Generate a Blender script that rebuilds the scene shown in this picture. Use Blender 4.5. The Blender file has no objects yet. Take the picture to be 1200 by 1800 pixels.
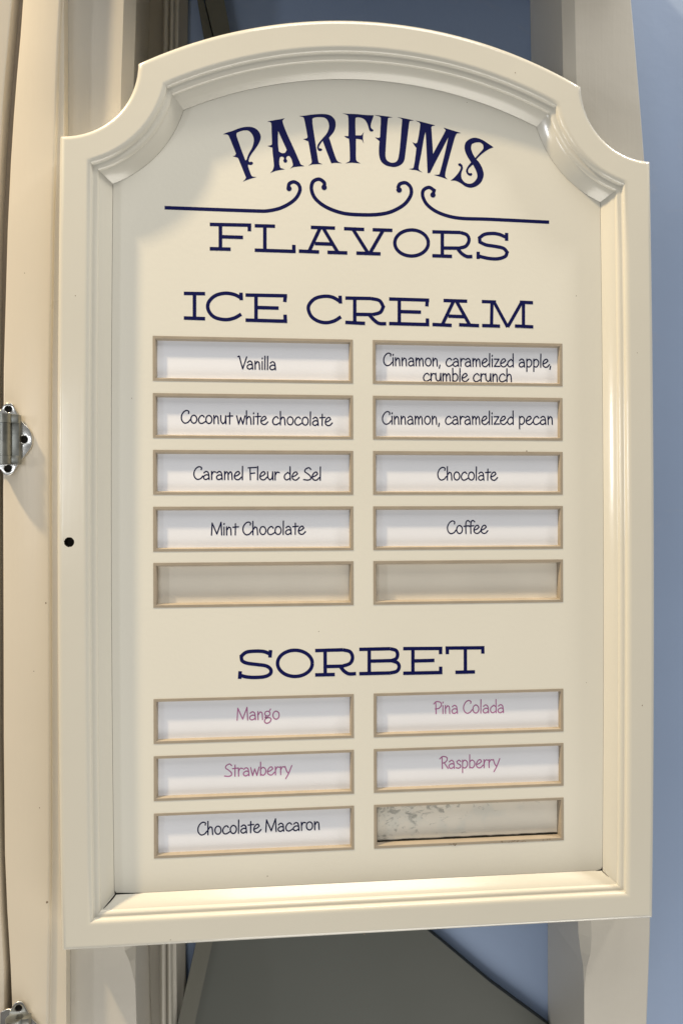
import bpy, bmesh, math
from mathutils import Matrix, Vector

# ------------------------------------------------------------------ camera, world, light
sc = bpy.context.scene
COL = sc.collection
YAW, PITCH, ROLL = 0.0965105, 0.000851, -0.00261012
CX, CZ, DIST, FOC = -0.077725, -0.000803, 0.62, 1352.0
def cam_axes():
    sy, cy, sp, cp = math.sin(YAW), math.cos(YAW), math.sin(PITCH), math.cos(PITCH)
    f = Vector((sy*cp, cy*cp, sp)); r = Vector((cy, -sy, 0)); u = r.cross(f)
    cr, sr = math.cos(ROLL), math.sin(ROLL)
    return cr*r+sr*u, -sr*r+cr*u, f
AR, AU, AF = cam_axes()
def at(u, v, y=0.0):
    """world (x, z) of a measured photo point lying on the plane at depth y"""
    d = AF*FOC + AR*(u-600) + AU*(900-v)
    t = (y+DIST)/d.y
    return (CX+d.x*t, CZ+d.z*t)

cd = bpy.data.cameras.new('camera'); cam = bpy.data.objects.new('camera', cd); COL.objects.link(cam)
cd.sensor_fit = 'VERTICAL'; cd.sensor_height = 36; cd.sensor_width = 24
cd.lens = FOC/1800*36; cd.clip_start = 0.01; cd.clip_end = 50
m = Matrix((AR, AU, -AF)).transposed().to_4x4(); m.translation = (CX, -DIST, CZ)
cam.matrix_world = m
sc.camera = cam

w = bpy.data.worlds.new('World'); sc.world = w; w.use_nodes = True
bg = w.node_tree.nodes['Background']; bg.inputs[0].default_value = (1.0, 0.95, 0.88, 1); bg.inputs[1].default_value = 0.14
sc.view_settings.view_transform = 'Standard'; sc.view_settings.look = 'None'
sc.view_settings.exposure = 0.29; sc.view_settings.gamma = 1.0
def lamp(name, kind, loc, target, power, color, size, size_y=None):
    l = bpy.data.lights.new(name, kind); o = bpy.data.objects.new(name, l); COL.objects.link(o)
    l.energy = power; l.color = color
    if kind == 'AREA':
        l.size = size
        if size_y: l.shape = 'RECTANGLE'; l.size_y = size_y
        else: l.shape = 'DISK'
    else: l.shadow_soft_size = size
    o.location = loc
    o.rotation_euler = (Vector(target)-Vector(loc)).to_track_quat('-Z', 'Y').to_euler()
    return o
lamp('downlight_upper_left', 'AREA', (-1.40, -0.50, 2.15), (0, 0, 0), 74, (1.0, 0.78, 0.48), 0.12)
lamp('downlight_upper_right', 'AREA', (1.50, -0.46, 2.10), (0, 0, 0), 28, (1.0, 0.93, 0.82), 0.24)
lamp('window_light', 'AREA', (-0.69, -1.25, 0.12), (-0.1, 0, 0), 1.4, (0.95, 0.97, 1.0), 0.25, 0.32)
lamp('edge_highlight_strip', 'AREA', (-1.9, -1.15, 0.22), (-0.1, 0, 0), 4.5, (0.97, 0.98, 1.0), 0.09, 0.32)  # second slim source, added to put a highlight on the frame's outer edge
lamp('overhead_fill', 'AREA', (0.18, -0.80, 1.62), (0.1, 0, 0), 10, (1.0, 0.97, 0.91), 0.8, 0.8)  # unseen soft fill added overhead to lift the front of the board
lamp('counter_bounce', 'AREA', (0.30, -0.66, -1.60), (0, 0, 0.2), 17, (1.0, 0.95, 0.86), 1.8, 0.8)

# ------------------------------------------------------------------ materials
def mat(name, col, rough=0.4, metal=0.0, vary=0.04, vscale=6.0, bump=0.0, bscale=200.0, coat=0.0, spec=0.5, brush=0.0):
    m = bpy.data.materials.new(name); m.use_nodes = True; nt = m.node_tree; N = nt.nodes; L = nt.links
    b = N['Principled BSDF']; b.inputs['Roughness'].default_value = rough; b.inputs['Metallic'].default_value = metal
    b.inputs['Coat Weight'].default_value = coat; b.inputs['Coat Roughness'].default_value = 0.12
    b.inputs['Specular IOR Level'].default_value = spec
    tc = N.new('ShaderNodeTexCoord')
    n = N.new('ShaderNodeTexNoise'); n.inputs['Scale'].default_value = vscale; n.inputs['Detail'].default_value = 6
    L.new(tc.outputs['Object'], n.inputs['Vector'])
    r = N.new('ShaderNodeMapRange'); r.inputs['From Min'].default_value = 0.3; r.inputs['From Max'].default_value = 0.7
    r.inputs['To Min'].default_value = 1-vary; r.inputs['To Max'].default_value = 1+vary
    L.new(n.outputs['Fac'], r.inputs['Value'])
    mx = N.new('ShaderNodeVectorMath'); mx.operation = 'SCALE'; mx.inputs[0].default_value = col
    L.new(r.outputs['Result'], mx.inputs['Scale'])
    L.new(mx.outputs['Vector'], b.inputs['Base Color'])
    r2 = N.new('ShaderNodeMapRange'); r2.inputs['From Min'].default_value = 0.3; r2.inputs['From Max'].default_value = 0.7
    r2.inputs['To Min'].default_value = rough*0.85; r2.inputs['To Max'].default_value = min(1, rough*1.15)
    L.new(n.outputs['Fac'], r2.inputs['Value']); L.new(r2.outputs['Result'], b.inputs['Roughness'])
    if bump:
        n2 = N.new('ShaderNodeTexNoise'); n2.inputs['Scale'].default_value = bscale; n2.inputs['Detail'].default_value = 3
        L.new(tc.outputs['Object'], n2.inputs['Vector'])
        bp = N.new('ShaderNodeBump'); bp.inputs['Strength'].default_value = bump; bp.inputs['Distance'].default_value = 0.001
        L.new(n2.outputs['Fac'], bp.inputs['Height']); L.new(bp.outputs['Normal'], b.inputs['Normal'])
        if brush:      # brush strokes drawn out along the length of the timber
            mp = N.new('ShaderNodeMapping'); mp.inputs['Scale'].default_value = (1, 1, 0.05); L.new(tc.outputs['Object'], mp.inputs['Vector'])
            n3 = N.new('ShaderNodeTexNoise'); n3.inputs['Scale'].default_value = 420; n3.inputs['Detail'].default_value = 4
            L.new(mp.outputs['Vector'], n3.inputs['Vector'])
            b3 = N.new('ShaderNodeBump'); b3.inputs['Strength'].default_value = brush; b3.inputs['Distance'].default_value = 0.0006
            L.new(n3.outputs['Fac'], b3.inputs['Height']); L.new(bp.outputs['Normal'], b3.inputs['Normal']); L.new(b3.outputs['Normal'], b.inputs['Normal'])
    return m
CREAM = (0.64, 0.624, 0.555)
M_frame = mat('gloss_cream_paint', CREAM, 0.20, vary=0.02, vscale=5, bump=0.16, bscale=38, coat=0.6, brush=0.07)
M_panel = mat('cream_panel', (0.735, 0.718, 0.64), 0.40, vary=0.03, vscale=4, bump=0.08, bscale=260)
M_back = mat('pale_green_cream_backing', (0.84, 0.79, 0.69), 0.5, vary=0.05, vscale=12)
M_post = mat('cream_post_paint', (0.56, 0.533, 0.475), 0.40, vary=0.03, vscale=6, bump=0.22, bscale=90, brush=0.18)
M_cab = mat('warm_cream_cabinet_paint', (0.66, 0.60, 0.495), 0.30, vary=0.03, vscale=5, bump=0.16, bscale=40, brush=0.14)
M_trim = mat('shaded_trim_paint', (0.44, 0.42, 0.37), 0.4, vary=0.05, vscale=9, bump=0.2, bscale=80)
M_tan = mat('tan_slot_edge', (0.34, 0.29, 0.225), 0.6, vary=0.06, vscale=60, bump=0.15, bscale=500)
M_card = mat('white_card', (0.83, 0.85, 0.91), 0.55, vary=0.012, vscale=20)
M_navy = mat('navy_vinyl', (0.003, 0.005, 0.07), 0.5, vary=0.1, spec=0.12)
M_ink = mat('dark_blue_ink', (0.010, 0.012, 0.055), 0.6, vary=0.15, vscale=80, spec=0.1)
M_pink = mat('mauve_pink_ink', (0.42, 0.14, 0.32), 0.6, vary=0.12, vscale=80)
M_hole = mat('dark_drilled_wood', (0.012, 0.010, 0.008), 0.9)
M_chrome = mat('worn_chrome', (0.72, 0.72, 0.70), 0.24, metal=1.0, vary=0.10, vscale=90, bump=0.03, bscale=160)
M_steel = mat('dull_steel', (0.30, 0.31, 0.29), 0.38, metal=0.9, vary=0.25, vscale=120, bump=0.05, bscale=300)
M_grey = mat('grey_green_board_paint', (0.065, 0.072, 0.064), 0.55, vary=0.06, vscale=4, bump=0.2, bscale=30)
M_olive = mat('olive_strip_paint', (0.085, 0.085, 0.066), 0.5, vary=0.06)
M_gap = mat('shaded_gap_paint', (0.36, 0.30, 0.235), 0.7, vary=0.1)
M_dark = mat('dark_gap_wood', (0.20, 0.15, 0.10), 0.8, vary=0.1)

def wall_material():
    m = mat('blue_painted_plaster', (0.26, 0.345, 0.52), 0.6, vary=0.05, vscale=3, bump=0.35, bscale=45)
    nt = m.node_tree; N = nt.nodes; L = nt.links; b = N['Principled BSDF']
    src = b.inputs['Base Color'].links[0].from_socket
    tc = [n for n in N if n.type == 'TEX_COORD'][0]
    n = N.new('ShaderNodeTexNoise'); n.inputs['Scale'].default_value = 14; n.inputs['Detail'].default_value = 9; n.inputs['Roughness'].default_value = 0.7
    n.inputs['Distortion'].default_value = 1.5
    L.new(tc.outputs['Object'], n.inputs['Vector'])
    r = N.new('ShaderNodeMapRange'); r.inputs['From Min'].default_value = 0.60; r.inputs['From Max'].default_value = 0.72
    r.inputs['To Max'].default_value = 0.6
    L.new(n.outputs['Fac'], r.inputs['Value'])
    mx = N.new('ShaderNodeMix'); mx.data_type = 'RGBA'
    L.new(r.outputs['Result'], mx.inputs['Factor']); L.new(src, mx.inputs['A']); mx.inputs['B'].default_value = (0.30, 0.36, 0.50, 1)
    L.new(mx.outputs['Result'], b.inputs['Base Color'])
    return m
M_wall = wall_material()

def scuffed_material():
    m = mat('scuffed_backing', (0.82, 0.775, 0.68), 0.6, vary=0.05, vscale=25)
    nt = m.node_tree; N = nt.nodes; L = nt.links; b = N['Principled BSDF']
    src = b.inputs['Base Color'].links[0].from_socket
    tc = [n for n in N if n.type == 'TEX_COORD'][0]
    mp = N.new('ShaderNodeMapping'); mp.inputs['Scale'].default_value = (1, 1, 1.6); L.new(tc.outputs['Object'], mp.inputs['Vector'])
    n = N.new('ShaderNodeTexNoise'); n.inputs['Scale'].default_value = 120; n.inputs['Detail'].default_value = 8; n.inputs['Roughness'].default_value = 0.65
    n.inputs['Distortion'].default_value = 0.8; L.new(mp.outputs['Vector'], n.inputs['Vector'])
    # the old glue stains sit towards the upper left of the strip
    sx = N.new('ShaderNodeSeparateXYZ'); L.new(tc.outputs['Object'], sx.inputs['Vector'])
    g = N.new('ShaderNodeMapRange'); g.inputs['From Min'].default_value = 0.0; g.inputs['From Max'].default_value = 0.155
    g.inputs['To Min'].default_value = 0.13; g.inputs['To Max'].default_value = -0.10; L.new(sx.outputs['X'], g.inputs['Value'])
    g2 = N.new('ShaderNodeMapRange'); g2.inputs['From Min'].default_value = -0.036; g2.inputs['From Max'].default_value = 0
    g2.inputs['To Min'].default_value = -0.10; g2.inputs['To Max'].default_value = 0.03; L.new(sx.outputs['Z'], g2.inputs['Value'])
    a1 = N.new('ShaderNodeMath'); L.new(n.outputs['Fac'], a1.inputs[0]); L.new(g.outputs['Result'], a1.inputs[1])
    a2 = N.new('ShaderNodeMath'); L.new(a1.outputs[0], a2.inputs[0]); L.new(g2.outputs['Result'], a2.inputs[1])
    r = N.new('ShaderNodeMapRange'); r.inputs['From Min'].default_value = 0.60; r.inputs['From Max'].default_value = 0.72; r.inputs['To Max'].default_value = 0.8
    L.new(a2.outputs[0], r.inputs['Value'])
    mx = N.new('ShaderNodeMix'); mx.data_type = 'RGBA'
    L.new(r.outputs['Result'], mx.inputs['Factor']); L.new(src, mx.inputs['A']); mx.inputs['B'].default_value = (0.30, 0.30, 0.27, 1)
    n3 = N.new('ShaderNodeTexNoise'); n3.inputs['Scale'].default_value = 60; n3.inputs['Detail'].default_value = 5; L.new(tc.outputs['Object'], n3.inputs['Vector'])
    a3 = N.new('ShaderNodeMath'); L.new(n3.outputs['Fac'], a3.inputs[0]); L.new(g.outputs['Result'], a3.inputs[1])
    r3 = N.new('ShaderNodeMapRange'); r3.inputs['From Min'].default_value = 0.52; r3.inputs['From Max'].default_value = 0.68; r3.inputs['To Max'].default_value = 0.6
    L.new(a3.outputs[0], r3.inputs['Value'])
    mx2 = N.new('ShaderNodeMix'); mx2.data_type = 'RGBA'
    L.new(r3.outputs['Result'], mx2.inputs['Factor']); L.new(src, mx2.inputs['A']); mx2.inputs['B'].default_value = (0.70, 0.70, 0.64, 1)
    L.new(mx2.outputs['Result'], mx.inputs['A'])
    L.new(mx.outputs['Result'], b.inputs['Base Color'])
    return m
M_scuff = scuffed_material()

# ------------------------------------------------------------------ helpers
def link(name, me, m, parent=None, smooth=None):
    if m and not me.materials: me.materials.append(m)
    o = bpy.data.objects.new(name, me); COL.objects.link(o)
    if parent: o.parent = parent
    if smooth is not None: smooth_angle(me, smooth)
    return o
def smooth_angle(me, deg):
    bm = bmesh.new(); bm.from_mesh(me)
    for f in bm.faces: f.smooth = True
    for e in bm.edges:
        if len(e.link_faces) == 2: e.smooth = e.calc_face_angle(0) < math.radians(deg)
    bm.to_mesh(me); bm.free()
def from_bm(name, bm, m, parent=None, smooth=None, recalc=True):
    if recalc: bmesh.ops.recalc_face_normals(bm, faces=bm.faces)
    me = bpy.data.meshes.new(name); bm.to_mesh(me); bm.free()
    return link(name, me, m, parent, smooth)
def tag(o, label=None, cat=None, group=None, kind=None):
    for k, v in (('label', label), ('category', cat), ('group', group), ('kind', kind)):
        if v: o[k] = v
    return o
def thing(name, label, cat, loc=(0, 0, 0), group=None):
    o = bpy.data.objects.new(name, None); COL.objects.link(o); o.location = loc; o.empty_display_size = 0.02
    return tag(o, label, cat, group)
def add_box(bm, x0, x1, y0, y1, z0, z1, bev=0.0, seg=2):
    r = bmesh.ops.create_cube(bm, size=1)
    for v in r['verts']:
        v.co = Vector((x0+(v.co.x+.5)*(x1-x0), y0+(v.co.y+.5)*(y1-y0), z0+(v.co.z+.5)*(z1-z0)))
    if bev:
        es = {e for v in r['verts'] for e in v.link_edges}
        bmesh.ops.bevel(bm, geom=list(es), offset=bev, segments=seg, profile=0.5, affect='EDGES')
def add_cyl(bm, c, axis, r, h, n=24, r2=None):
    q = Vector((0, 0, 1)).rotation_difference(Vector(axis).normalized()).to_matrix().to_4x4()
    mt = Matrix.Translation(c) @ q
    bmesh.ops.create_cone(bm, cap_ends=True, segments=n, radius1=r, radius2=r if r2 is None else r2, depth=h, matrix=mt)
def loft(bm, rings, closed=True, caps=True):
    vs = [[bm.verts.new(p) for p in r] for r in rings]
    n = len(rings[0])
    for a, b in zip(vs, vs[1:]):
        for i in range(n if closed else n-1):
            j = (i+1) % n
            bm.faces.new((a[i], a[j], b[j], b[i]))
    if caps and closed: bm.faces.new(vs[0]); bm.faces.new(vs[-1][::-1])
def catmull(P, n=8, corner=50, closed=False):
    """smooth a polyline, keeping its sharp corners"""
    P = [Vector(p) for p in P]; N = len(P)
    def isc(i):
        if not closed and i in (0, N-1): return True
        a = P[i]-P[i-1]; b = P[(i+1) % N]-P[i]
        if a.length < 1e-9 or b.length < 1e-9: return True
        return abs(a.angle_signed(b)) > math.radians(corner)
    C = [isc(i) for i in range(N)]
    out = []
    for i in range(N if closed else N-1):
        p1, p2 = P[i], P[(i+1) % N]
        p0 = p1-(p2-p1) if C[i] else P[i-1]
        p3 = p2+(p2-p1) if C[(i+1) % N] else P[(i+2) % N]
        if C[i] and C[(i+1) % N]:
            out.append(p1); continue
        for k in range(n):
            t = k/n
            out.append(0.5*((2*p1)+(p2-p0)*t+(2*p0-5*p1+4*p2-p3)*t*t+(3*p1-p0-3*p2+p3)*t**3))
    if not closed: out.append(P[-1])
    return out
def filled(name, loops, y, m, parent=None, depth=0.0):
    """flat fill (with holes) of closed loops of (x, z), front face at y, body behind it"""
    cu = bpy.data.curves.new(name, 'CURVE'); cu.dimensions = '2D'; cu.fill_mode = 'BOTH'; cu.extrude = depth/2
    for lp in loops:
        s = cu.splines.new('POLY'); s.points.add(len(lp)-1); s.use_cyclic_u = True
        for p, q in zip(s.points, lp): p.co = (q[0], q[1], 0, 1)
    o = bpy.data.objects.new(name, cu)
    me = bpy.data.meshes.new_from_object(o); bpy.data.objects.remove(o); bpy.data.curves.remove(cu)
    for v in me.vertices: v.co = Vector((v.co.x, y+depth/2-v.co.z, v.co.y))
    me.name = name
    me.materials.clear()
    if depth:
        bm = bmesh.new(); bm.from_mesh(me); bmesh.ops.remove_doubles(bm, verts=bm.verts, dist=1e-7)
        bmesh.ops.recalc_face_normals(bm, faces=bm.faces); bm.to_mesh(me); bm.free()
    return link(name, me, m, parent)
def ribbon(bm, pts, wd, y, taper=None):
    pts = [Vector(p) for p in pts]; n = len(pts)
    L, R = [], []
    for i, p in enumerate(pts):
        a = (p-pts[i-1]).normalized() if i else None
        b = (pts[i+1]-p).normalized() if i < n-1 else None
        if a is None: a = b
        if b is None: b = a
        t = (a+b)
        t = t.normalized() if t.length > 1e-6 else b
        nn = Vector((-t.y, t.x)); k = min(1.5, 1/max(0.5, nn.dot(Vector((-b.y, b.x)))))
        h = wd/2*k
        if taper: h *= taper(i/(n-1))
        L.append(bm.verts.new((p.x+nn.x*h, y, p.y+nn.y*h))); R.append(bm.verts.new((p.x-nn.x*h, y, p.y-nn.y*h)))
    for i in range(n-1): bm.faces.new((L[i], R[i], R[i+1], L[i+1]))
def disc(bm, c, r, y, n=20):
    bm.faces.new([bm.verts.new((c[0]+r*math.cos(k/n*2*math.pi), y, c[1]+r*math.sin(k/n*2*math.pi))) for k in range(n)])

def interp(tab, v):
    if v <= tab[0][0]: (v0, x0), (v1, x1) = tab[0], tab[1]
    elif v >= tab[-1][0]: (v0, x0), (v1, x1) = tab[-2], tab[-1]
    else:
        for (v0, x0), (v1, x1) in zip(tab, tab[1:]):
            if v0 <= v <= v1: break
    return x0+(x1-x0)*(v-v0)/(v1-v0)

# ------------------------------------------------------------------ the board's outline
X0, HALF, ZB = 0.0014, 0.2363, -0.3357
NCX, NCZ, NR = HALF, 0.3475, 0.0588          # the scooped corner: circle about the corner of side and arch
ARZ, ARR = 0.0070, 0.3838                     # the arch
W, KB, KA = 0.0375, 0.935, 1.06                 # rail width; the bottom rail is a little narrower, the arch wider
HX, HZ = at(122, 953, -0.015)                # drilled hole in the left stile
def ring(wd, nn=20, na=48):
    """closed outline offset inwards by wd, same point count for every wd: (x, z)"""
    h = HALF-wd; r = NR+wd; R = ARR-wd*KA
    za = NCZ-math.sqrt(r*r-wd*wd)
    # notch circle / arch circle
    d = math.hypot(NCX, NCZ-ARZ); a = (r*r-R*R+d*d)/(2*d); hh = math.sqrt(r*r-a*a)
    ux, uz = -NCX/d, (ARZ-NCZ)/d
    px, pz = NCX+ux*a, NCZ+uz*a
    c1 = (px-uz*hh, pz+ux*hh); c2 = (px+uz*hh, pz-ux*hh)
    q = c1 if c1[1] > c2[1] else c2
    a0 = math.atan2(za-NCZ, h-NCX); a1 = math.atan2(q[1]-NCZ, q[0]-NCX)
    if a0 > 0: a0 -= 2*math.pi
    if a1 > 0: a1 -= 2*math.pi
    right = [(h, ZB+wd*KB)]
    right += [(h, z) for z in (-0.27, -0.20, -0.14, -0.08, HZ-0.007, HZ+0.007, 0.03, 0.09, 0.15, 0.21)]
    right += [(NCX+r*math.cos(a0+(a1-a0)*k/nn), NCZ+r*math.sin(a0+(a1-a0)*k/nn)) for k in range(nn+1)]
    b0 = math.atan2(q[1]-ARZ, q[0])
    arch = [(R*math.cos(b0+(math.pi-2*b0)*k/na), ARZ+R*math.sin(b0+(math.pi-2*b0)*k/na)) for k in range(1, na)]
    left = [(-x, z) for x, z in right[::-1]]
    bow = lambda x, z: x*(1+0.0026/HALF*max(0, 1-((z+0.03)/0.31)**2)) if z < za+1e-6 else x
    return [(bow(x, z)+X0, z) for x, z in right+arch+left]

board = thing('menu_board', 'large cream ice cream menu board with scooped corners and arched top', 'menu board', (X0, 0, ZB))
INV = Matrix.Translation((-X0, 0, -ZB))
def to_board(o):
    o.parent = board; o.matrix_parent_inverse = INV; return o

# frame: moulded profile (offset from the outer edge, depth)
prof = [(0.0, 0.028), (0.0, -0.0105)]
for k in range(1, 6):
    a = k/5*math.pi/2; prof.append((0.0042*(1-math.cos(a)), -0.0105-0.0045*math.sin(a)))
prof += [(0.0046, -0.0150), (0.0199, -0.0150), (0.0203, -0.0150)]
for k in range(1, 6):
    a = k/5*math.pi/2; prof.append((0.0203+0.0040*math.sin(a), -0.0150+0.0034*(1-math.cos(a))))
prof += [(0.0250, -0.0112), (0.0254, -0.0112)]
for k in range(1, 6):
    a = k/5*math.pi/2; prof.append((0.0254+0.0036*math.sin(a), -0.0112+0.0030*(1-math.cos(a))))
prof += [(0.0295, -0.0079), (0.0315, -0.0064), (0.0345, -0.0033), (W, 0.0), (W, 0.006), (W-0.006, 0.006)]
bm = bmesh.new()
rings = [[(x, y, z) for x, z in ring(wd)] for wd, y in prof]
loft(bm, rings+[rings[0]] if False else rings, closed=True, caps=False)
fr = from_bm('frame', bm, M_frame, None, None)
fr.data.validate()
smooth_angle(fr.data, 28)
to_board(fr)
# the drilled hole in the left stile of the frame
hx, hz, K = HX, HZ, 24
def circ(r, y): return [(hx+r*math.cos(k/K*2*math.pi+.13)*(1+0.04*math.sin(3*k)), y, hz+r*math.sin(k/K*2*math.pi+.13)*(1+0.04*math.sin(2*k))) for k in range(K)]
bm = bmesh.new(); bm.from_mesh(fr.data)
f = [f for f in bm.faces if abs(f.calc_center_median().y+0.015) < 1e-4 and min(v.co.x for v in f.verts) < hx-.003 and max(v.co.x for v in f.verts) > hx+.003
     and min(v.co.z for v in f.verts) < hz < max(v.co.z for v in f.verts)][0]
cv = list(f.verts); bmesh.ops.delete(bm, geom=[f], context='FACES_ONLY')
c0 = [bm.verts.new(p) for p in circ(0.0038, -0.015)]
def near(k):
    a = k/K*2*math.pi+.13+math.pi/K; sx, sz = math.cos(a), math.sin(a)
    return max(cv, key=lambda v: (1 if (v.co.x-hx)*sx > 0 else 0)+(1 if (v.co.z-hz)*sz > 0 else 0))
def face(vs):
    g = bm.faces.new(vs); g.normal_update(); g.smooth = True
    if g.normal.y > 0: g.normal_flip()
for k in range(K):
    a, b = c0[k], c0[(k+1) % K]; n0, n1 = near(k), near((k+1) % K)
    face((a, b, n0))
    if n1 is not n0: face((b, n0, n1))
bm.to_mesh(fr.data); bm.free()
bm = bmesh.new()
cr = [circ(0.0038, -0.0149), circ(0.0036, -0.0144), circ(0.0034, -0.011)]
loft(bm, cr, True, False); bm.faces.new([bm.verts.new(p) for p in cr[2]])
to_board(from_bm('screw_hole', bm, M_hole))

# ------------------------------------------------------------------ slots
S_W, S_H = 0.15902, 0.03549
SX = (-S_W-0.008115, 0.008115)
SZ = [0.139485, 0.094221, 0.049255, 0.004252, -0.040220, -0.147892, -0.193092, -0.238418]
BORD, DCARD, DBACK = 0.0019, 0.0034, 0.0062
holes = []
for cx in SX:
    for z in SZ:
        i = BORD
        holes.append([(cx+i, z-i), (cx+S_W-i, z-i), (cx+S_W-i, z-S_H+i), (cx+i, z-S_H+i)])
pan = filled('panel', [ring(W+0.0003)]+holes, 0.0, M_panel, None, DBACK-0.0002)
to_board(pan)
bk = bmesh.new()
o = filled('back_panel', [ring(W-0.004)], DBACK, M_back, None, 0.010); bk.free()
to_board(o)
names = ['top', 'second', 'third', 'fourth', 'fifth']
for ci, cx in enumerate(SX):
    for ri, z in enumerate(SZ):
        # tan edge: a thin rim just proud of the panel that returns into the slot
        bm = bmesh.new()
        def rect(i, y, cx=cx, z=z): return [(cx+i, y, z-i), (cx+S_W-i, y, z-i), (cx+S_W-i, y, z-S_H+i), (cx+i, y, z-S_H+i)]
        ye = DBACK-0.0001
        loft(bm, [rect(0, 0.0001), rect(0, -0.0002), rect(BORD+0.0001, -0.0002), rect(BORD+0.0010, DCARD-0.0009), rect(BORD+0.0011, ye)], True, False)
        to_board(from_bm('slot_rim', bm, M_tan))
# scuffed strip seen through the bottom right slot
bm = bmesh.new(); cx, z = SX[1]+0.0035, SZ[7]-0.0035
add_box(bm, 0.0, S_W-0.007, -0.0004, 0, -(S_H-0.0082), 0)
o = from_bm('backing_strip', bm, M_scuff); o.location = (cx, DBACK-0.0002, z); to_board(o)
o['label'] = 'scuffed dirty backing in the bottom right slot'
# dark strip painted in for the shaded gap along that slot's sill
bm = bmesh.new(); ca, cb = at(660, 1483, 0.006), at(978, 1467, 0.006)
import random
random.seed(4)
pts = [(ca[0]+(cb[0]-ca[0])*k/40, 0) for k in range(41)]
zz = SZ[7]-S_H+BORD+0.0010
vs1 = [bm.verts.new((p[0], DBACK-0.0012, zz+0.0001)) for p in pts]
vs2 = [bm.verts.new((p[0], DBACK-0.0012, zz+0.0012+random.random()*0.0007)) for p in pts]
for k in range(40): bm.faces.new((vs1[k], vs1[k+1], vs2[k+1], vs2[k]))
o = from_bm('gap_shade_strip', bm, M_hole); to_board(o); o['kind'] = 'stuff'
bm = bmesh.new()
for u0, n in ((797, 9), (890, 14), (915, 9), (960, 6)):
    for k in range(n):
        u = u0+random.uniform(-8, 9)*(1.6 if n > 10 else 1); v = 1483.5-(u-797)*0.055+random.uniform(-1.6, 1.2)+1
        c = at(u, v); ang = random.random()*3
        r0 = random.uniform(0.0002, 0.0006)
        bm.faces.new([bm.verts.new((c[0]+r0*random.uniform(.6, 1.9)*math.cos(t/6*2*math.pi), -0.00035-k*1e-6, c[1]+r0*random.uniform(.4, .9)*math.sin(t/6*2*math.pi))) for t in range(6)])
o = from_bm('paint_chips', bm, M_trim if False else M_dark); to_board(o); o['kind'] = 'stuff'
# dirt packed into the two lower corners of the moulding
for sx, wl, wt in ((-1, 0.0300, 0.0016), (1, 0.0335, 0.0008)):
    bm = bmesh.new(); A, B = [], []
    tab = [(0.0295, -0.0079), (0.0315, -0.0064), (0.0345, -0.0033), (W, 0.0)]
    for k in range(9):
        wd = wl+(W-wl)*k/8; y = interp(tab, wd)-0.00025; t = wt*(0.3+0.7*math.sin(k/8*2.2))
        A.append(bm.verts.new((X0+sx*(HALF-wd), y, ZB+wd*KB+.0001))); B.append(bm.verts.new((X0+sx*(HALF-wd-t), y, ZB+wd*KB+.0001)))
    for k in range(8): bm.faces.new((A[k], B[k], B[k+1], A[k+1]))
    x = X0+sx*(HALF-W); z0 = ZB+W*KB; L = 0.022 if sx < 0 else 0.006
    bm.faces.new([bm.verts.new(p) for p in ((x, -.0003, z0-.0002), (x-sx*L, -.0003, z0-.0002), (x-sx*L*.6, -.0003, z0+.0005), (x-sx*.001, -.0003, z0+.0012), (x, -.0003, z0+.003))])
    to_board(from_bm('corner_dirt', bm, M_hole))

# ------------------------------------------------------------------ headings
def Z(ox, oy, s):
    return lambda p, y=0.0: at(ox+p[0]/s, oy+p[1]/s, y)
def outline_letter(loops, org, y=-0.00008):
    f = Z(*org)
    ls = []
    for lp in loops:
        ls.append([tuple(q) for q in catmull([f(p) for p in lp], 5, 42, True)])
    to_board(filled('letter', ls, y, M_navy))
ZA, ZBm, ZC, ZD = (390, 190, 7.5), (520, 190, 7.5), (650, 190, 7.5), (710, 200, 7.5)
P_ = [[(15,345),(75,320),(130,305),(220,270),(310,248),(400,252),(470,290),(508,350),(512,400),(490,460),(440,540),(395,600),(365,650),(352,700),(368,712),(388,706),(408,714),(412,730),(395,748),(370,750),(346,745),(348,775),(385,880),(410,903),(460,909),(400,925),(340,945),(275,970),(305,940),(318,915),(300,870),(215,660),(195,650),(140,635),(172,625),(187,600),(175,570),(100,385),(75,350)],
      [(200,325),(250,305),(300,295),(350,300),(395,340),(420,400),(418,460),(395,530),(350,610),(325,680),(310,688),(250,530),(205,400),(192,350)]]
A_ = [[(600,178),(660,165),(760,148),(830,135),(800,160),(805,200),(850,320),(950,540),(1020,700),(1040,742),(1090,765),(1000,772),(940,780),(895,800),(930,765),(935,740),(915,670),(890,632),(870,632),(850,645),(845,668),(862,690),(855,715),(835,722),(815,712),(808,690),(820,668),(815,650),(790,640),(765,648),(758,680),(757,740),(772,788),(830,808),(760,818),(690,835),(635,858),(665,825),(680,790),(685,740),(670,600),(665,520),(640,515),(600,498),(640,490),(660,465),(655,300),(652,210),(640,185)],
      [(742,305),(755,330),(800,430),(855,550),(835,585),(810,595),(780,590),(750,570),(742,500),(738,400)]]
R_ = [[(40,105),(110,100),(220,85),(340,78),(420,85),(480,115),(518,170),(522,240),(500,310),(470,350),(435,390),(450,430),(490,560),(530,670),(555,705),(608,728),(530,722),(465,728),(455,700),(400,560),(352,432),(325,470),(305,505),(302,530),(322,530),(345,540),(345,555),(325,567),(300,562),(285,545),(280,510),(297,465),(350,400),(405,335),(432,270),(435,220),(415,160),(375,128),(320,120),(250,125),(215,140),(225,250),(260,480),(290,680),(302,720),(350,740),(270,740),(210,745),(160,760),(195,735),(208,710),(200,650),(165,450),(150,435),(95,410),(140,400),(152,380),(140,300),(110,150),(95,120)]]
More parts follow.
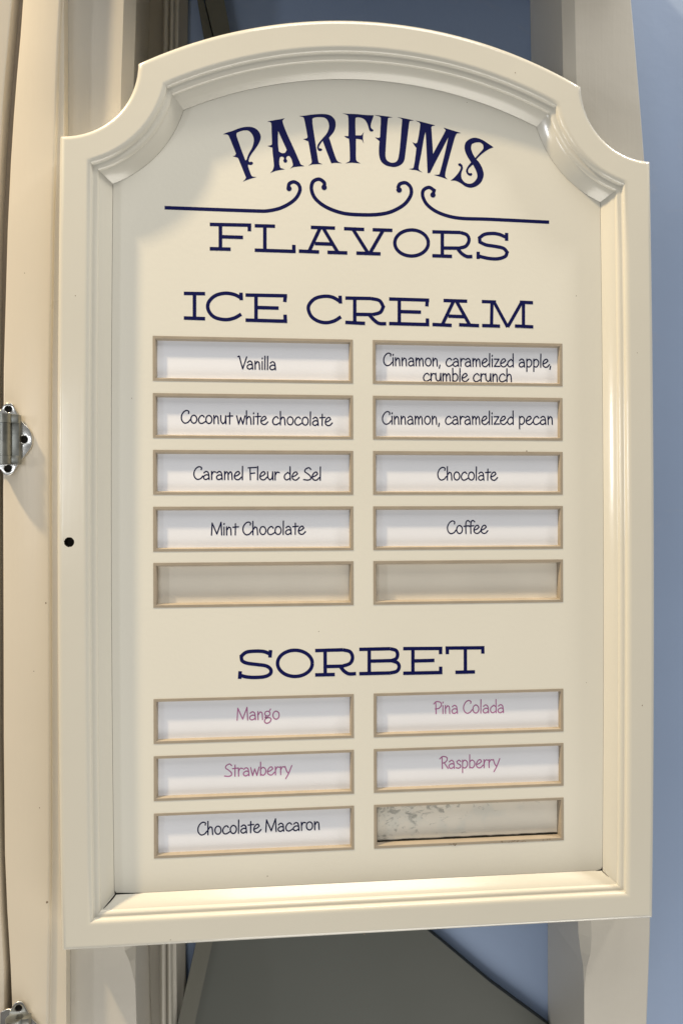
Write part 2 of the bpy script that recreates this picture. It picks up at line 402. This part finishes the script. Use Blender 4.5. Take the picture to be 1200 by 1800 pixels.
F_ = [[(612,70),(680,75),(800,80),(900,90),(1025,95),(1012,135),(990,200),(985,250),(1000,272),(1022,290),(1013,308),(985,310),(965,290),(945,220),(915,165),(875,135),(820,122),(785,128),(782,200),(785,360),(860,360),(895,315),(884,352),(884,420),(895,470),(865,415),(790,405),(790,500),(790,660),(802,700),(850,730),(760,722),(700,722),(650,730),(700,705),(710,670),(706,500),(698,405),(660,390),(635,368),(690,370),(692,250),(688,120),(670,90)]]
U_ = [[(50,90),(130,98),(230,110),(300,122),(245,128),(235,150),(222,300),(205,560),(205,640),(225,690),(280,720),(335,712),(365,680),(380,620),(395,500),(415,250),(422,160),(410,140),(355,118),(440,133),(520,150),(580,162),(525,170),(515,200),(490,400),(465,600),(450,690),(410,745),(340,775),(270,772),(200,750),(145,700),(120,620),(118,520),(125,435),(110,425),(65,385),(110,393),(132,383),(138,250),(142,140),(130,113)]]
M_ = [[(150,90),(210,102),(300,125),(410,152),(370,163),(358,180),(362,250),(380,530),(400,490),(530,250),(545,215),(515,182),(600,208),(680,233),(750,255),(695,260),(675,290),(650,370),(560,700),(540,800),(545,835),(570,865),(500,840),(440,822),(390,805),(450,802),(465,790),(490,700),(540,500),(580,310),(400,660),(340,780),(310,785),(305,740),(290,400),(280,240),(260,320),(220,550),(190,700),(195,740),(240,775),(160,745),(105,738),(60,728),(110,720),(125,700),(145,580),(160,450),(135,420),(108,375),(150,392),(172,378),(190,290),(210,150),(200,115)]]
S_ = [[(1175,440),(1100,390),(1030,345),(950,318),(880,325),(820,365),(795,420),(800,490),(835,570),(880,640),(840,690),(815,740),(820,780),(845,810),(878,822),(898,800),(885,780),(865,785),(845,775),(838,745),(860,710),(905,670),(945,750),(962,820),(945,870),(900,912),(850,922),(800,905),(760,860),(750,810),(755,770),(772,720),(765,675),(735,650),(708,660),(715,685),(740,695),(742,720),(715,775),(660,840),(610,880),(680,885),(750,920),(810,960),(880,975),(950,955),(1010,905),(1040,840),(1045,780),(1020,700),(985,640),(950,600),(1010,540),(1100,475)],
      [(940,380),(890,400),(880,450),(900,520),(935,582),(1000,510),(1040,460),(1038,410),(1000,380)]]
for g, org in ((P_, ZA), (A_, ZA), (R_, ZBm), (F_, ZBm), (U_, ZC), (M_, ZD), (S_, ZD)):
    outline_letter(g, org)

def stroke_letter(name, strokes, wpx=6.2, org=None, discs=(), smooth=True):
    f = Z(*org) if org else (lambda p, y=0.0: at(p[0], p[1], y))
    bm = bmesh.new(); wd = wpx*0.62/FOC
    for k, s in enumerate(strokes):
        pts = [f(p) for p in s]
        if len(pts) > 2: pts = catmull(pts, 7, 60)
        ribbon(bm, [Vector(p) for p in pts], wd, -0.00007-k*0.000012)
    for k, (c, r) in enumerate(discs):
        disc(bm, f(c), r*0.62/FOC, -0.00014-k*0.000012)
    return to_board(from_bm(name, bm, M_navy, recalc=False))
def ell(cx, cy, rx, ry, n=40):
    return [(cx+rx*math.cos(k/n*2*math.pi), cy+ry*math.sin(k/n*2*math.pi)) for k in range(n+1)]
# flourishes
z5, z6 = (280, 300, 3.3333), (620, 300, 3.3333)
d5 = 340*3.3333
stroke_letter('flourish', [[(32,217),(300,227),(560,236),(640,235),(720,215),(790,172),(822,122),(818,85),(790,66),(762,76),(756,100)]], 6.2, z5, [((760,105), 4.6)])
stroke_letter('flourish', [[(965,98),(965,70),(935,50),(900,65),(891,110),(915,165),(980,215),(1080,250),(1200,259)]+[(x+d5, y) for x, y in ((160,255),(230,238),(300,198),(338,145),(338,100),(310,72),(275,78),(263,103))]], 6.4, z5, [((965,98), 4.8), ((270+d5,113), 5)])
stroke_letter('flourish', [[(468,142),(475,115),(445,98),(412,115),(410,155),(440,205),(510,250),(620,278),(800,285),(1148,302)]], 6.2, z6, [((468,142), 4.8)])
# FLAVORS
a, b = (360, 380, 4.2857), (620, 380, 4.2857)
stroke_letter('letter', [[(38,62),(350,68)],[(336,68),(336,114)],[(118,65),(118,245)],[(118,155),(288,160)],[(38,245),(195,249)]], 6.2, a)
stroke_letter('letter', [[(376,72),(529,76)],[(452,75),(452,258)],[(376,256),(684,266)],[(670,264),(670,216)]], 6.2, a)
stroke_letter('letter', [[(798,84),(980,90)],[(868,88),(785,265)],[(890,88),(1000,272)],[(828,206),(960,211)],[(708,263),(860,270)],[(923,272),(1072,277)]], 6.2, a)
stroke_letter('letter', [[(604.5-260+0,402),(604.5,402)]] and [[(-67,94),(85,100)],[(148,102),(297,107)],[(0,98),(115,280)],[(228,105),(127,280)],[(26,278),(208,284)]], 6.2, b)
stroke_letter('letter', [ell(441,202,126,98)], 6.2, b)
stroke_letter('letter', [[(597,118),(810,123)],[(810,123),(858,142),(873,182),(850,225),(800,241)],[(672,240),(800,241)],[(672,120),(672,300)],[(597,298),(745,303)],[(785,242),(815,278),(855,303),(898,304)]], 6.2, b)
stroke_letter('letter', [[(1156,126),(1156,186)],[(1150,158),(1100,137),(1050,130),(990,137),(952,163),(955,195),(1000,216),(1060,226),(1130,241),(1160,272),(1145,303),(1090,321),(1020,318),(950,302)],[(942,268),(942,322)]], 6.2, b)
# ICE CREAM
a, b = (310, 500, 3.75), (620, 505, 3.75)
C1 = [(425,88),(380,66),(320,58),(255,75),(212,120),(212,170),(250,215),(320,232),(380,222),(428,196)]
stroke_letter('letter', [[(50,59),(190,61)],[(120,60),(120,222)],[(50,221),(190,226)]], 6.2, a)
stroke_letter('letter', [C1,[(426,54),(428,104)]], 6.2, a)
E1 = [[(456,70),(730,75)],[(718,74),(714,116)],[(525,70),(525,235)],[(525,152),(674,156)],[(456,235),(730,243)],[(718,242),(716,199)]]
stroke_letter('letter', E1, 6.2, a)
stroke_letter('letter', [[(1078,112),(1030,85),(975,78),(910,95),(870,145),(885,205),(930,240),(985,252),(1040,240),(1084,213)],[(1078,74),(1081,126)]], 6.2, a)
stroke_letter('letter', [[(-50,71),(120,74)],[(120,74),(175,88),(200,128),(180,165),(130,180)],[(12,178),(130,180)],[(12,70),(12,235)],[(-50,231),(80,238)],[(108,182),(138,215),(172,238),(219,240)]], 6.2, b)
stroke_letter('letter', [[(238,77),(502,85)],[(489,85),(486,126)],[(305,80),(305,240)],[(305,160),(448,164)],[(238,239),(502,246)],[(490,245),(490,205)]], 6.2, b)
stroke_letter('letter', [[(596,87),(752,92)],[(663,90),(590,243)],[(680,90),(768,247)],[(628,190),(733,194)],[(523,245),(650,251)],[(698,247),(830,253)]], 6.2, b)
stroke_letter('letter', [[(848,94),(942,97)],[(915,95),(912,250)],[(928,96),(1018,262)],[(1018,262),(1110,100)],[(1098,98),(1185,102)],[(1122,100),(1122,257)],[(850,252),(968,256)],[(1066,255),(1187,261)]], 6.0, b)
# SORBET
a, b = (410, 1125, 5.217), (630, 1120, 5.217)
stroke_letter('letter', [[(342,92),(336,161)],[(338,128),(280,106),(200,102),(120,112),(74,148),(82,190),(130,213),(220,225),(300,237),(342,268),(340,308),(290,335),(200,343),(120,338),(60,322)],[(64,286),(59,356)]], 6.2, a)
stroke_letter('letter', [ell(565,214,159,120)], 6.2, a)
stroke_letter('letter', [[(750,97),(1005,90)],[(1005,90),(1070,108),(1092,160),(1070,213),(1000,240)],[(842,243),(1000,240)],[(841,95),(842,320)],[(750,320),(930,316)],[(980,243),(1015,285),(1060,310),(1124,308)]], 6.2, a)
stroke_letter('letter', [[(6,112),(290,106)],[(290,106),(342,122),(357,160),(343,197),(300,215)],[(97,220),(300,215)],[(300,215),(355,235),(371,272),(350,312),(290,328)],[(6,335),(290,328)],[(97,110),(97,335)]], 6.2, b)
stroke_letter('letter', [[(408,105),(767,103)],[(750,103),(750,156)],[(497,105),(497,328)],[(497,218),(694,213)],[(408,331),(767,324)],[(751,325),(751,270)]], 6.2, b)
stroke_letter('letter', [[(795,100),(1152,97)],[(812,100),(812,156)],[(1137,97),(1137,151)],[(977,100),(977,320)],[(886,322),(1065,318)]], 6.2, b)

# ------------------------------------------------------------------ handwritten cards
def o_(cx, rx=.36, ry=.5, cy=.5): return [(cx+rx*math.sin(k/14*6.6+.3), cy+ry*math.cos(k/14*6.6+.3)) for k in range(15)]
G = {
 'a': ([[(.12,.82),(.38,1),(.62,.86),(.70,.5),(.74,0)], [(.70,.5),(.4,.58),(.10,.38),(.12,.1),(.38,-.01),(.72,.2)]], .92),
 'b': ([[(.12,1.65),(.12,0)], [(.12,.75),(.4,.98),(.70,.75),(.72,.3),(.45,0),(.12,.12)]], .88),
 'c': ([[(.74,.80),(.52,1),(.22,.82),(.06,.42),(.2,.06),(.5,0),(.88,.22)]], .88),
 'd': ([[(.74,1.65),(.76,0)], [(.74,.72),(.48,.95),(.12,.62),(.08,.22),(.34,0),(.74,.22)]], .92),
 'e': ([[(.14,.42),(.45,.55),(.70,.78),(.56,1),(.30,.92),(.08,.55),(.10,.2),(.34,0),(.62,.03),(.90,.32)]], .90),
 'f': ([[(.78,1.45),(.55,1.62),(.32,1.4),(.28,.8),(.30,0)], [(.05,.9),(.66,.96)]], .62),
 'g': ([o_(.36,.30,.30,.72), [(.56,.96),(.72,1.28)], [(.22,.44),(.08,.26),(.3,.2),(.62,.2),(.78,-.02),(.60,-.36),(.25,-.48),(.02,-.25),(.14,.08),(.4,.26)]], .92),
 'h': ([[(.12,1.65),(.12,0)], [(.12,.6),(.36,.96),(.60,.8),(.68,0)]], .86),
 'i': ([[(.12,.98),(.12,0)], [(.11,1.32),(.14,1.42)]], .32),
 'l': ([[(.13,1.65),(.11,0)]], .32),
 'm': ([[(.10,1),(.12,0)], [(.12,.62),(.32,.98),(.50,.8),(.54,0)], [(.54,.62),(.76,.98),(.94,.8),(1.0,0)]], 1.2),
 'n': ([[(.10,1),(.12,0)], [(.12,.58),(.36,.97),(.58,.8),(.64,0)]], .84),
 'o': ([o_(.44)], .94),
 'p': ([[(.12,1),(.12,-.55)], [(.12,.75),(.4,.98),(.70,.75),(.70,.3),(.42,0),(.12,.12)]], .88),
 'r': ([[(.10,1),(.12,0)], [(.12,.58),(.32,.95),(.60,.92)]], .62),
 's': ([[(.62,.84),(.38,1),(.12,.8),(.26,.56),(.54,.42),(.60,.16),(.36,0),(.04,.06)]], .72),
 't': ([[(.32,1.38),(.30,0)], [(.02,.95),(.66,1.0)]], .62),
 'u': ([[(.08,1),(.12,.3),(.34,0),(.60,.22),(.68,.95)], [(.68,1),(.72,0)]], .86),
 'w': ([[(.02,1),(.25,0),(.50,.82),(.76,0),(1.02,1.02)]], 1.08),
 'y': ([[(.02,1),(.22,.4),(.44,.12)], [(.82,1.08),(.44,.1),(.10,-.52)]], .82),
 'z': ([[(.08,.95),(.66,.95),(.08,.03),(.76,.05)]], .80),
 'C': ([[(.94,1.22),(.96,1.46),(.68,1.58),(.34,1.38),(.09,.9),(.12,.36),(.44,0),(.86,.1),(1.12,.42)]], 1.14),
 'F': ([[(.18,1.5),(.22,0)], [(-.04,1.48),(.92,1.54)], [(.2,.78),(.74,.84)]], .96),
 'M': ([[(.06,0),(.14,1.5)], [(.14,1.5),(.70,.12),(1.2,1.56)], [(1.2,1.58),(1.28,0)]], 1.44),
 'P': ([[(.24,1.4),(.28,0)], [(0,1.22),(.32,1.5),(.82,1.4),(.92,1.02),(.62,.66),(.2,.58)]], 1.0),
 'R': ([[(.24,1.4),(.28,0)], [(-.04,1.22),(.32,1.5),(.80,1.4),(.86,1.05),(.6,.76),(.26,.66)], [(.5,.72),(.98,0)]], 1.02),
 'S': ([[(.86,1.34),(.62,1.55),(.22,1.34),(.16,1.04),(.48,.80),(.82,.46),(.84,.14),(.5,0),(.02,.06)]], .96),
 'V': ([[(-.04,1.5),(.10,1.58),(.52,0)], [(.52,0),(1.0,1.5)]], .98),
 ',': ([[(.14,.12),(.05,-.26)]], .34), ' ': ([], .52),
}
def write(bm, text, x0, y0, x1, y1, xh, y, wpx=2.1):
    tot = sum(G[c][1] for c in text)-0.12
    sx = (x1-x0)/tot; cur = 0; k = 0
    for ch in text:
        st, adv = G[ch]
        for s in st:
            pts = []
            for p in s:
                u = x0+(cur+p[0])*sx; v = y0+(y1-y0)*(cur+p[0])/tot-p[1]*xh
                pts.append(at(u, v, y))
            pts = [Vector(p) for p in pts]; runs = [[pts[0]]]
            for n_ in range(1, len(pts)):
                runs[-1].append(pts[n_])
                if n_ < len(pts)-1 and (pts[n_]-pts[n_-1]).angle(pts[n_+1]-pts[n_]) > math.radians(80): runs.append([pts[n_]])
            for q in runs:
                if len(q) > 2: q = catmull(q, 5, 80)
                ribbon(bm, q, wpx*0.62/FOC, y-0.000006*(k % 7)); k += 1
                for e in (q[0], q[-1]): disc(bm, e, wpx*0.52*0.62/FOC, y-0.00005-0.000008*(k % 5), 8)
        cur += adv
CARDS = [
 (0,0,[('Vanilla',419,648,485,650)],M_ink,'in the top slot of the left column'),
 (0,1,[('Coconut white chocolate',318,743.5,582,748)],M_ink,'directly below the Vanilla card'),
 (0,2,[('Caramel Fleur de Sel',340,842.5,564,844)],M_ink,'above the Mint Chocolate card'),
 (0,3,[('Mint Chocolate',371,940.5,535,939)],M_ink,'above the empty left slot'),
 (0,5,[('Mango',416,1266,491,1264)],M_pink,'left and first under the SORBET heading'),
 (0,6,[('Strawberry',394.5,1365,511,1361)],M_pink,'between the Mango and Chocolate Macaron cards'),
 (0,7,[('Chocolate Macaron',347,1468,562,1458)],M_ink,'in the bottom left slot'),
 (1,0,[('Cinnamon, caramelized apple,',673,642.5,968,645.5),('crumble crunch',743,669.8,899,671)],M_ink,'in two lines, top right slot'),
 (1,1,[('Cinnamon, caramelized pecan',671,745.6,971,746)],M_ink,'above the plain Chocolate card'),
 (1,2,[('Chocolate',768,843.6,872,844)],M_ink,'alone, above the Coffee card'),
 (1,3,[('Coffee',785,938,855,937.4)],M_ink,'above the empty right slot of the ice cream list'),
 (1,5,[('Pina Colada',762,1254.5,885,1252.6)],M_pink,'in the first right slot under SORBET'),
 (1,6,[('Raspberry',773,1351,876,1348.8)],M_pink,'above the scuffed empty slot'),
]
random.seed(11)
for ci, ri, lines, ink, where in CARDS:
    x, z = SX[ci], SZ[ri]
    nm = ' '.join(l[0] for l in lines)
    col = 'mauve pink' if ink is M_pink else 'dark blue'
    o = thing('name_card', f'white card reading {nm} in {col} {where}' if len(nm.split())+len(where.split()) < 11 else f'white card reading {nm}, {where}', 'card', (x+S_W/2, DCARD, z-S_H+0.002), 'flavour cards in the menu board slots')
    inv = Matrix.Translation(-Vector(o.location))
    bm = bmesh.new(); t = random.uniform(-.0003, .0003)
    i = BORD+0.0006
    add_box(bm, x+i, x+S_W-i, DCARD, DCARD+0.0011, z-S_H+i, z-i)
    c = from_bm('card', bm, M_card, o); c.matrix_parent_inverse = inv
    for l in lines:
        bm = bmesh.new(); write(bm, *l, 13.8 if len(lines) > 1 else 14.0, DCARD-0.00006, 2.3 if ink is M_ink else 2.0)
        c = from_bm('lettering', bm, ink, o, recalc=False); c.matrix_parent_inverse = inv

# ------------------------------------------------------------------ the wall and the joinery behind
WALLY = 0.118
bm = bmesh.new(); add_box(bm, -1.6, 1.6, WALLY, WALLY+0.08, -1.3, 1.5)
tag(from_bm('wall', bm, M_wall), 'blue painted plaster wall behind the menu board', None, None, 'structure')

VS = [-160, -60, 0, 60, 130, 200, 280, 400, 520, 650, 870, 1100, 1300, 1500, 1600, 1650, 1680, 1700, 1740, 1800, 1900, 2000]
PY = 0.030
def post(name, label, eL, eR, side, stop):
    """square post; side=+1: chamfered on its right edge, -1: on its left edge"""
    bm = bmesh.new(); rings = []
    for v in VS:
        xl, z = at(interp(eL, v), v, PY); xr, _ = at(interp(eR, v), v, PY)
        c = 0.0085*max(0.02, min(1, (stop-v)/45.0)); s = 0.0015
        if side > 0:
            rings.append([(xl, PY, z), (xr-c, PY, z), (xr, PY+c, z), (xr, WALLY-.0005, z), (xl, WALLY-.0005, z)])
        else:
            rings.append([(xl+c, PY, z), (xr-s, PY, z), (xr, PY+s, z), (xr, WALLY-.0005, z), (xl, WALLY-.0005, z), (xl, PY+c, z)])
    loft(bm, rings)
    return tag(from_bm(name, bm, M_post), label, 'post')
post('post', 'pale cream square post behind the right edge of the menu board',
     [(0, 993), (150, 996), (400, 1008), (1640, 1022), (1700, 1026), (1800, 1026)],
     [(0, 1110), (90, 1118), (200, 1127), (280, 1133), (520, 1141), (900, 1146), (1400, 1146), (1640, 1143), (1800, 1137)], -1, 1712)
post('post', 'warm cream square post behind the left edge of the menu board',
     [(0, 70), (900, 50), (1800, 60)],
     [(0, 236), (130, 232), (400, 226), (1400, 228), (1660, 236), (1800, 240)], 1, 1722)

bm = bmesh.new(); add_box(bm, -0.205, 0.235, -0.045, WALLY-0.001, 0.505, 0.60, 0.002)  # unseen rail added above the view to keep light out of the alcove
tag(from_bm('shade_rail', bm, M_post), 'unseen cream rail added above the menu board to shade the alcove', 'rail')

# cabinet stile carrying the hinges
SY = 0.014
sl = [(0, 40), (69, 35), (144, 28), (253, 20), (400, 13), (650, 6), (870, 5), (1300, 6), (1500, 8), (1600, 12), (1700, 18), (1800, 22)]
sr = [(0, 108), (100, 103), (235, 99), (400, 94), (650, 90), (900, 89), (1300, 90), (1500, 90), (1700, 88), (1800, 86)]
cab = thing('cabinet', 'cream painted cabinet stile and door edge with hinges at far left', 'cabinet', (-0.27, SY, -0.42))
ci_ = Matrix.Translation(-Vector(cab.location))
bm = bmesh.new(); rings = []
for v in VS:
    xl, z = at(interp(sl, v), v, SY); xr, _ = at(interp(sr, v), v, SY); r = 0.0026
    rg = [(xl, SY+.0016, z), (xl+.0006, SY+.0004, z), (xl+.0016, SY, z)]
    rg += [(xr-r+r*math.sin(k/6*math.pi/2), SY+r*(1-math.cos(k/6*math.pi/2)), z) for k in range(7)]
    rg += [(xr+.0004, SY+.0030, z), (-0.2390, SY+.0030, z), (-0.2390, PY-.0005, z), (xl, PY-.0005, z)]
    rings.append(rg)
loft(bm, rings); o = from_bm('stile', bm, M_cab, cab, 40); o.matrix_parent_inverse = ci_
dr = [(0, 22), (69, 16), (144, 9), (253, 1), (400, -6), (650, -10), (1300, -9), (1600, 2), (1700, 8), (1800, 9)]
bm = bmesh.new(); rings = []
for v in VS:
    xr, z = at(interp(dr, v), v, SY); xl = xr-0.25
    rings.append([(xl, SY, z), (xr-.002, SY, z), (xr-.0006, SY+.0006, z), (xr, SY+.002, z), (xr, PY, z), (xl, PY, z)])
loft(bm, rings); o = from_bm('door', bm, M_cab, cab, 40); o.matrix_parent_inverse = ci_
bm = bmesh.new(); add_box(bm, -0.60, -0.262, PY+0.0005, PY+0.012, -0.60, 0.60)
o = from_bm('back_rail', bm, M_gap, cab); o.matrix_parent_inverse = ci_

# small knocks in the paint
random.seed(7)
def marks(name, pts, y, parent, m=None):
    bm = bmesh.new()
    for k, (u, v, r) in enumerate(pts):
        c = at(u, v, y); rr = r*0.62/FOC; n = 9
        bm.faces.new([bm.verts.new((c[0]+rr*random.uniform(.6, 1.1)*math.cos(t/n*2*math.pi), y-0.00006-k*1e-6, c[1]+rr*random.uniform(.7, 1.5)*math.sin(t/n*2*math.pi))) for t in range(n)])
    o = from_bm(name, bm, m or M_dark); o['kind'] = 'stuff'
    if parent is board: to_board(o)
    else: o.parent = parent; o.matrix_parent_inverse = ci_
marks('paint_chips', [(81, 1060, 1.6), (83, 1586, 2.4), (60, 1180, 0.9), (44, 480, 0.8), (70, 1420, 1.0)], SY, cab)
marks('paint_chips', [(133, 520, 0.9), (1128, 1240, 1.1), (640, 1642, 1.2), (1119, 620, 0.8), (300, 1652, 0.8), (905, 128, 0.9)], -0.015, board)
marks('dust_specks', [(560, 1110, .8), (232, 700, .7), (1012, 520, .8), (925, 793, 1.2), (470, 1540, .9), (820, 180, .7), (1030, 1200, .7)], 0.0, board)

# hinge
def hinge(label):
    hy = SY-0.0001
    f = Z(0, 690, 8.57)
    org = f((150, 700), hy)
    t = thing('hinge', label, 'hinge', (org[0], hy, org[1]), 'chrome hinges on the cabinet stile')
    inv = Matrix.Translation(-Vector(t.location))
    loop = [(-150,300),(-60,255),(20,250),(50,195),(110,155),(170,160),(205,195),(250,280),(340,440),(430,530),(480,620),(492,715),(475,820),(400,930),(330,1010),(260,1120),(200,1210),(130,1250),(60,1230),(15,1165),(-60,1130),(-150,1100)]
    pl = catmull([f(p, hy-.002) for p in loop], 4, 60, True)
    hs = []
    for c, r in (((130,250),50),((360,705),56),((125,1145),54)):
        cc = f(c, hy-.002); rr = r/8.57*0.62/FOC
        hs.append([(cc[0]+rr*math.cos(k/20*2*math.pi), cc[1]+rr*math.sin(k/20*2*math.pi)) for k in range(20)])
    o = filled('plate', [[tuple(p) for p in pl]]+hs, hy-.0020, M_chrome, None, 0.0018)
    bm = bmesh.new(); bm.from_mesh(o.data)
    es = [e for e in bm.edges if len(e.link_faces) == 2 and e.calc_face_angle(0) > 1.2 and e.verts[0].co.y < hy-.0019 and e.verts[1].co.y < hy-.0019]
    bmesh.ops.bevel(bm, geom=es, offset=0.0005, segments=3, profile=.5, affect='EDGES'); bm.to_mesh(o.data); bm.free()
    smooth_angle(o.data, 50)
    o.parent = t; o.matrix_parent_inverse = inv
    for h in hs:
        bm = bmesh.new(); cx = sum(p[0] for p in h)/20; cz = sum(p[1] for p in h)/20
        loft(bm, [[(cx+(p[0]-cx)*.98, hy-.0019, cz+(p[1]-cz)*.98) for p in h], [(cx+(p[0]-cx)*.8, hy-.0004, cz+(p[1]-cz)*.8) for p in h]], True, False)
        bm.faces.new([bm.verts.new((cx+(p[0]-cx)*.8, hy-.0004, cz+(p[1]-cz)*.8)) for p in h])
        s = from_bm('screw_recess', bm, M_hole, t); s.matrix_parent_inverse = inv
    # raised block, two collars and the pin barrel
    x0, z1 = f((150, 400), hy); x1, z0 = f((322, 1040), hy-.003)
    bm = bmesh.new(); add_box(bm, x0, x1, hy-.0065, hy-.0012, z0, z1, .0008)
    o = from_bm('knuckle_block', bm, M_steel, t, 35); o.matrix_parent_inverse = inv
    ax = f((70, 600), hy-.006)[0]; _, za = f((0, 320), hy-.009); _, zb = f((0, 455), hy-.009); _, zc = f((0, 950), hy-.009); _, zd = f((0, 1075), hy-.009)
    for lo, hi in ((zb, za), (zd, zc)):
        bm = bmesh.new()
        add_cyl(bm, (ax, hy-.0065, (lo+hi)/2), (0, 0, 1), 0.0066, hi-lo, 32)
        add_box(bm, ax, x1-.0002, hy-.0085, hy-.0010, lo, hi, .0006)
        c = from_bm('collar', bm, M_steel, t, 35); c.matrix_parent_inverse = inv
    bm = bmesh.new(); add_cyl(bm, (ax, hy-.0065, (zb+zc)/2), (0, 0, 1), 0.0058, zb-zc-.0004, 32)
    c = from_bm('barrel', bm, M_steel, t, 35); c.matrix_parent_inverse = inv
    return t
h1 = hinge('chrome butterfly hinge with dark screw holes halfway down the cabinet stile')
p1 = at(15, 710, SY-.002); p2 = at(33, 1763, SY-.002)
h2 = h1.copy(); COL.objects.link(h2); h2['label'] = 'second chrome hinge, its tip just showing in the bottom left corner'
h2.location = h1.location+Vector((p2[0]-p1[0], 0, p2[1]-p1[1]))
for ch in h1.children:
    c = ch.copy(); COL.objects.link(c); c.parent = h2; c.matrix_parent_inverse = ch.matrix_parent_inverse

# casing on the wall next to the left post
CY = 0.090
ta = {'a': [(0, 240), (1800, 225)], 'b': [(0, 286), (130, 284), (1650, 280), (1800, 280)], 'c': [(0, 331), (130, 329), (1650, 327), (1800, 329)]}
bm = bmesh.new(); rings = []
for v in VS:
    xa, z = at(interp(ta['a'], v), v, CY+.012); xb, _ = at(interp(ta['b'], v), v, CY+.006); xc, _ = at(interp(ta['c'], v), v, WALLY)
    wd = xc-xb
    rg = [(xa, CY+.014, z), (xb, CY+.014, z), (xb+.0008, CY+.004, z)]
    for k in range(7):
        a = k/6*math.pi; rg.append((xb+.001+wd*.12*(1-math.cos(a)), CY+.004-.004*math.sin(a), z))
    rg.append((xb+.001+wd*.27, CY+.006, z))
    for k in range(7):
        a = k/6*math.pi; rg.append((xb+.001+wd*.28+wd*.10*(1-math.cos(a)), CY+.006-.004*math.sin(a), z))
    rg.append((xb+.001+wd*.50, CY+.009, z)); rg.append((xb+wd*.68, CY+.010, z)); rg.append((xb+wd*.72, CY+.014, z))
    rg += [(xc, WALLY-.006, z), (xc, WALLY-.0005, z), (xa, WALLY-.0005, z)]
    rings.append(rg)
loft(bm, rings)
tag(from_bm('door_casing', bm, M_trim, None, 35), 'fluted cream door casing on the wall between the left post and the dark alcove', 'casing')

# leaning board and slanted battens in the alcove
def slab(name, poly, y, th, m, label, cat, bev=0.0):
    pts = [at(u, v, y) for u, v in poly]
    o = filled(name, [pts], y, m, None, th)
    return tag(o, label, cat)
slab('leaning_board', [(360, 1600), (700, 1594), (775, 1655), (862, 1728), (957, 1798), (1010, 1842), (1010, 2050), (265, 2050)], 0.108, 0.0095, M_grey,
     'dark grey green board leaning against blue wall below the menu board', 'board')
slab('batten', [(360, 1590), (388, 1590), (288, 2050), (256, 2050)], 0.0955, 0.004, M_olive,
     'olive slanted batten along the left edge of the grey board, below the menu board', 'batten')
slab('batten', [(345, -120), (358, 0), (373, 62), (400, 210), (386, 210), (358, 62), (347, 0), (330, -120)], 0.104, 0.010, M_olive,
     'narrow olive slanted batten above the menu board, left of the wider one', 'batten')
slab('batten', [(352, -120), (361, 0), (376, 62), (404, 210), (440, 210), (406, 62), (394, 0), (372, -120)], 0.096, 0.016, M_olive,
     'wide olive slanted batten above the menu board, at edge of the navy wall', 'batten')
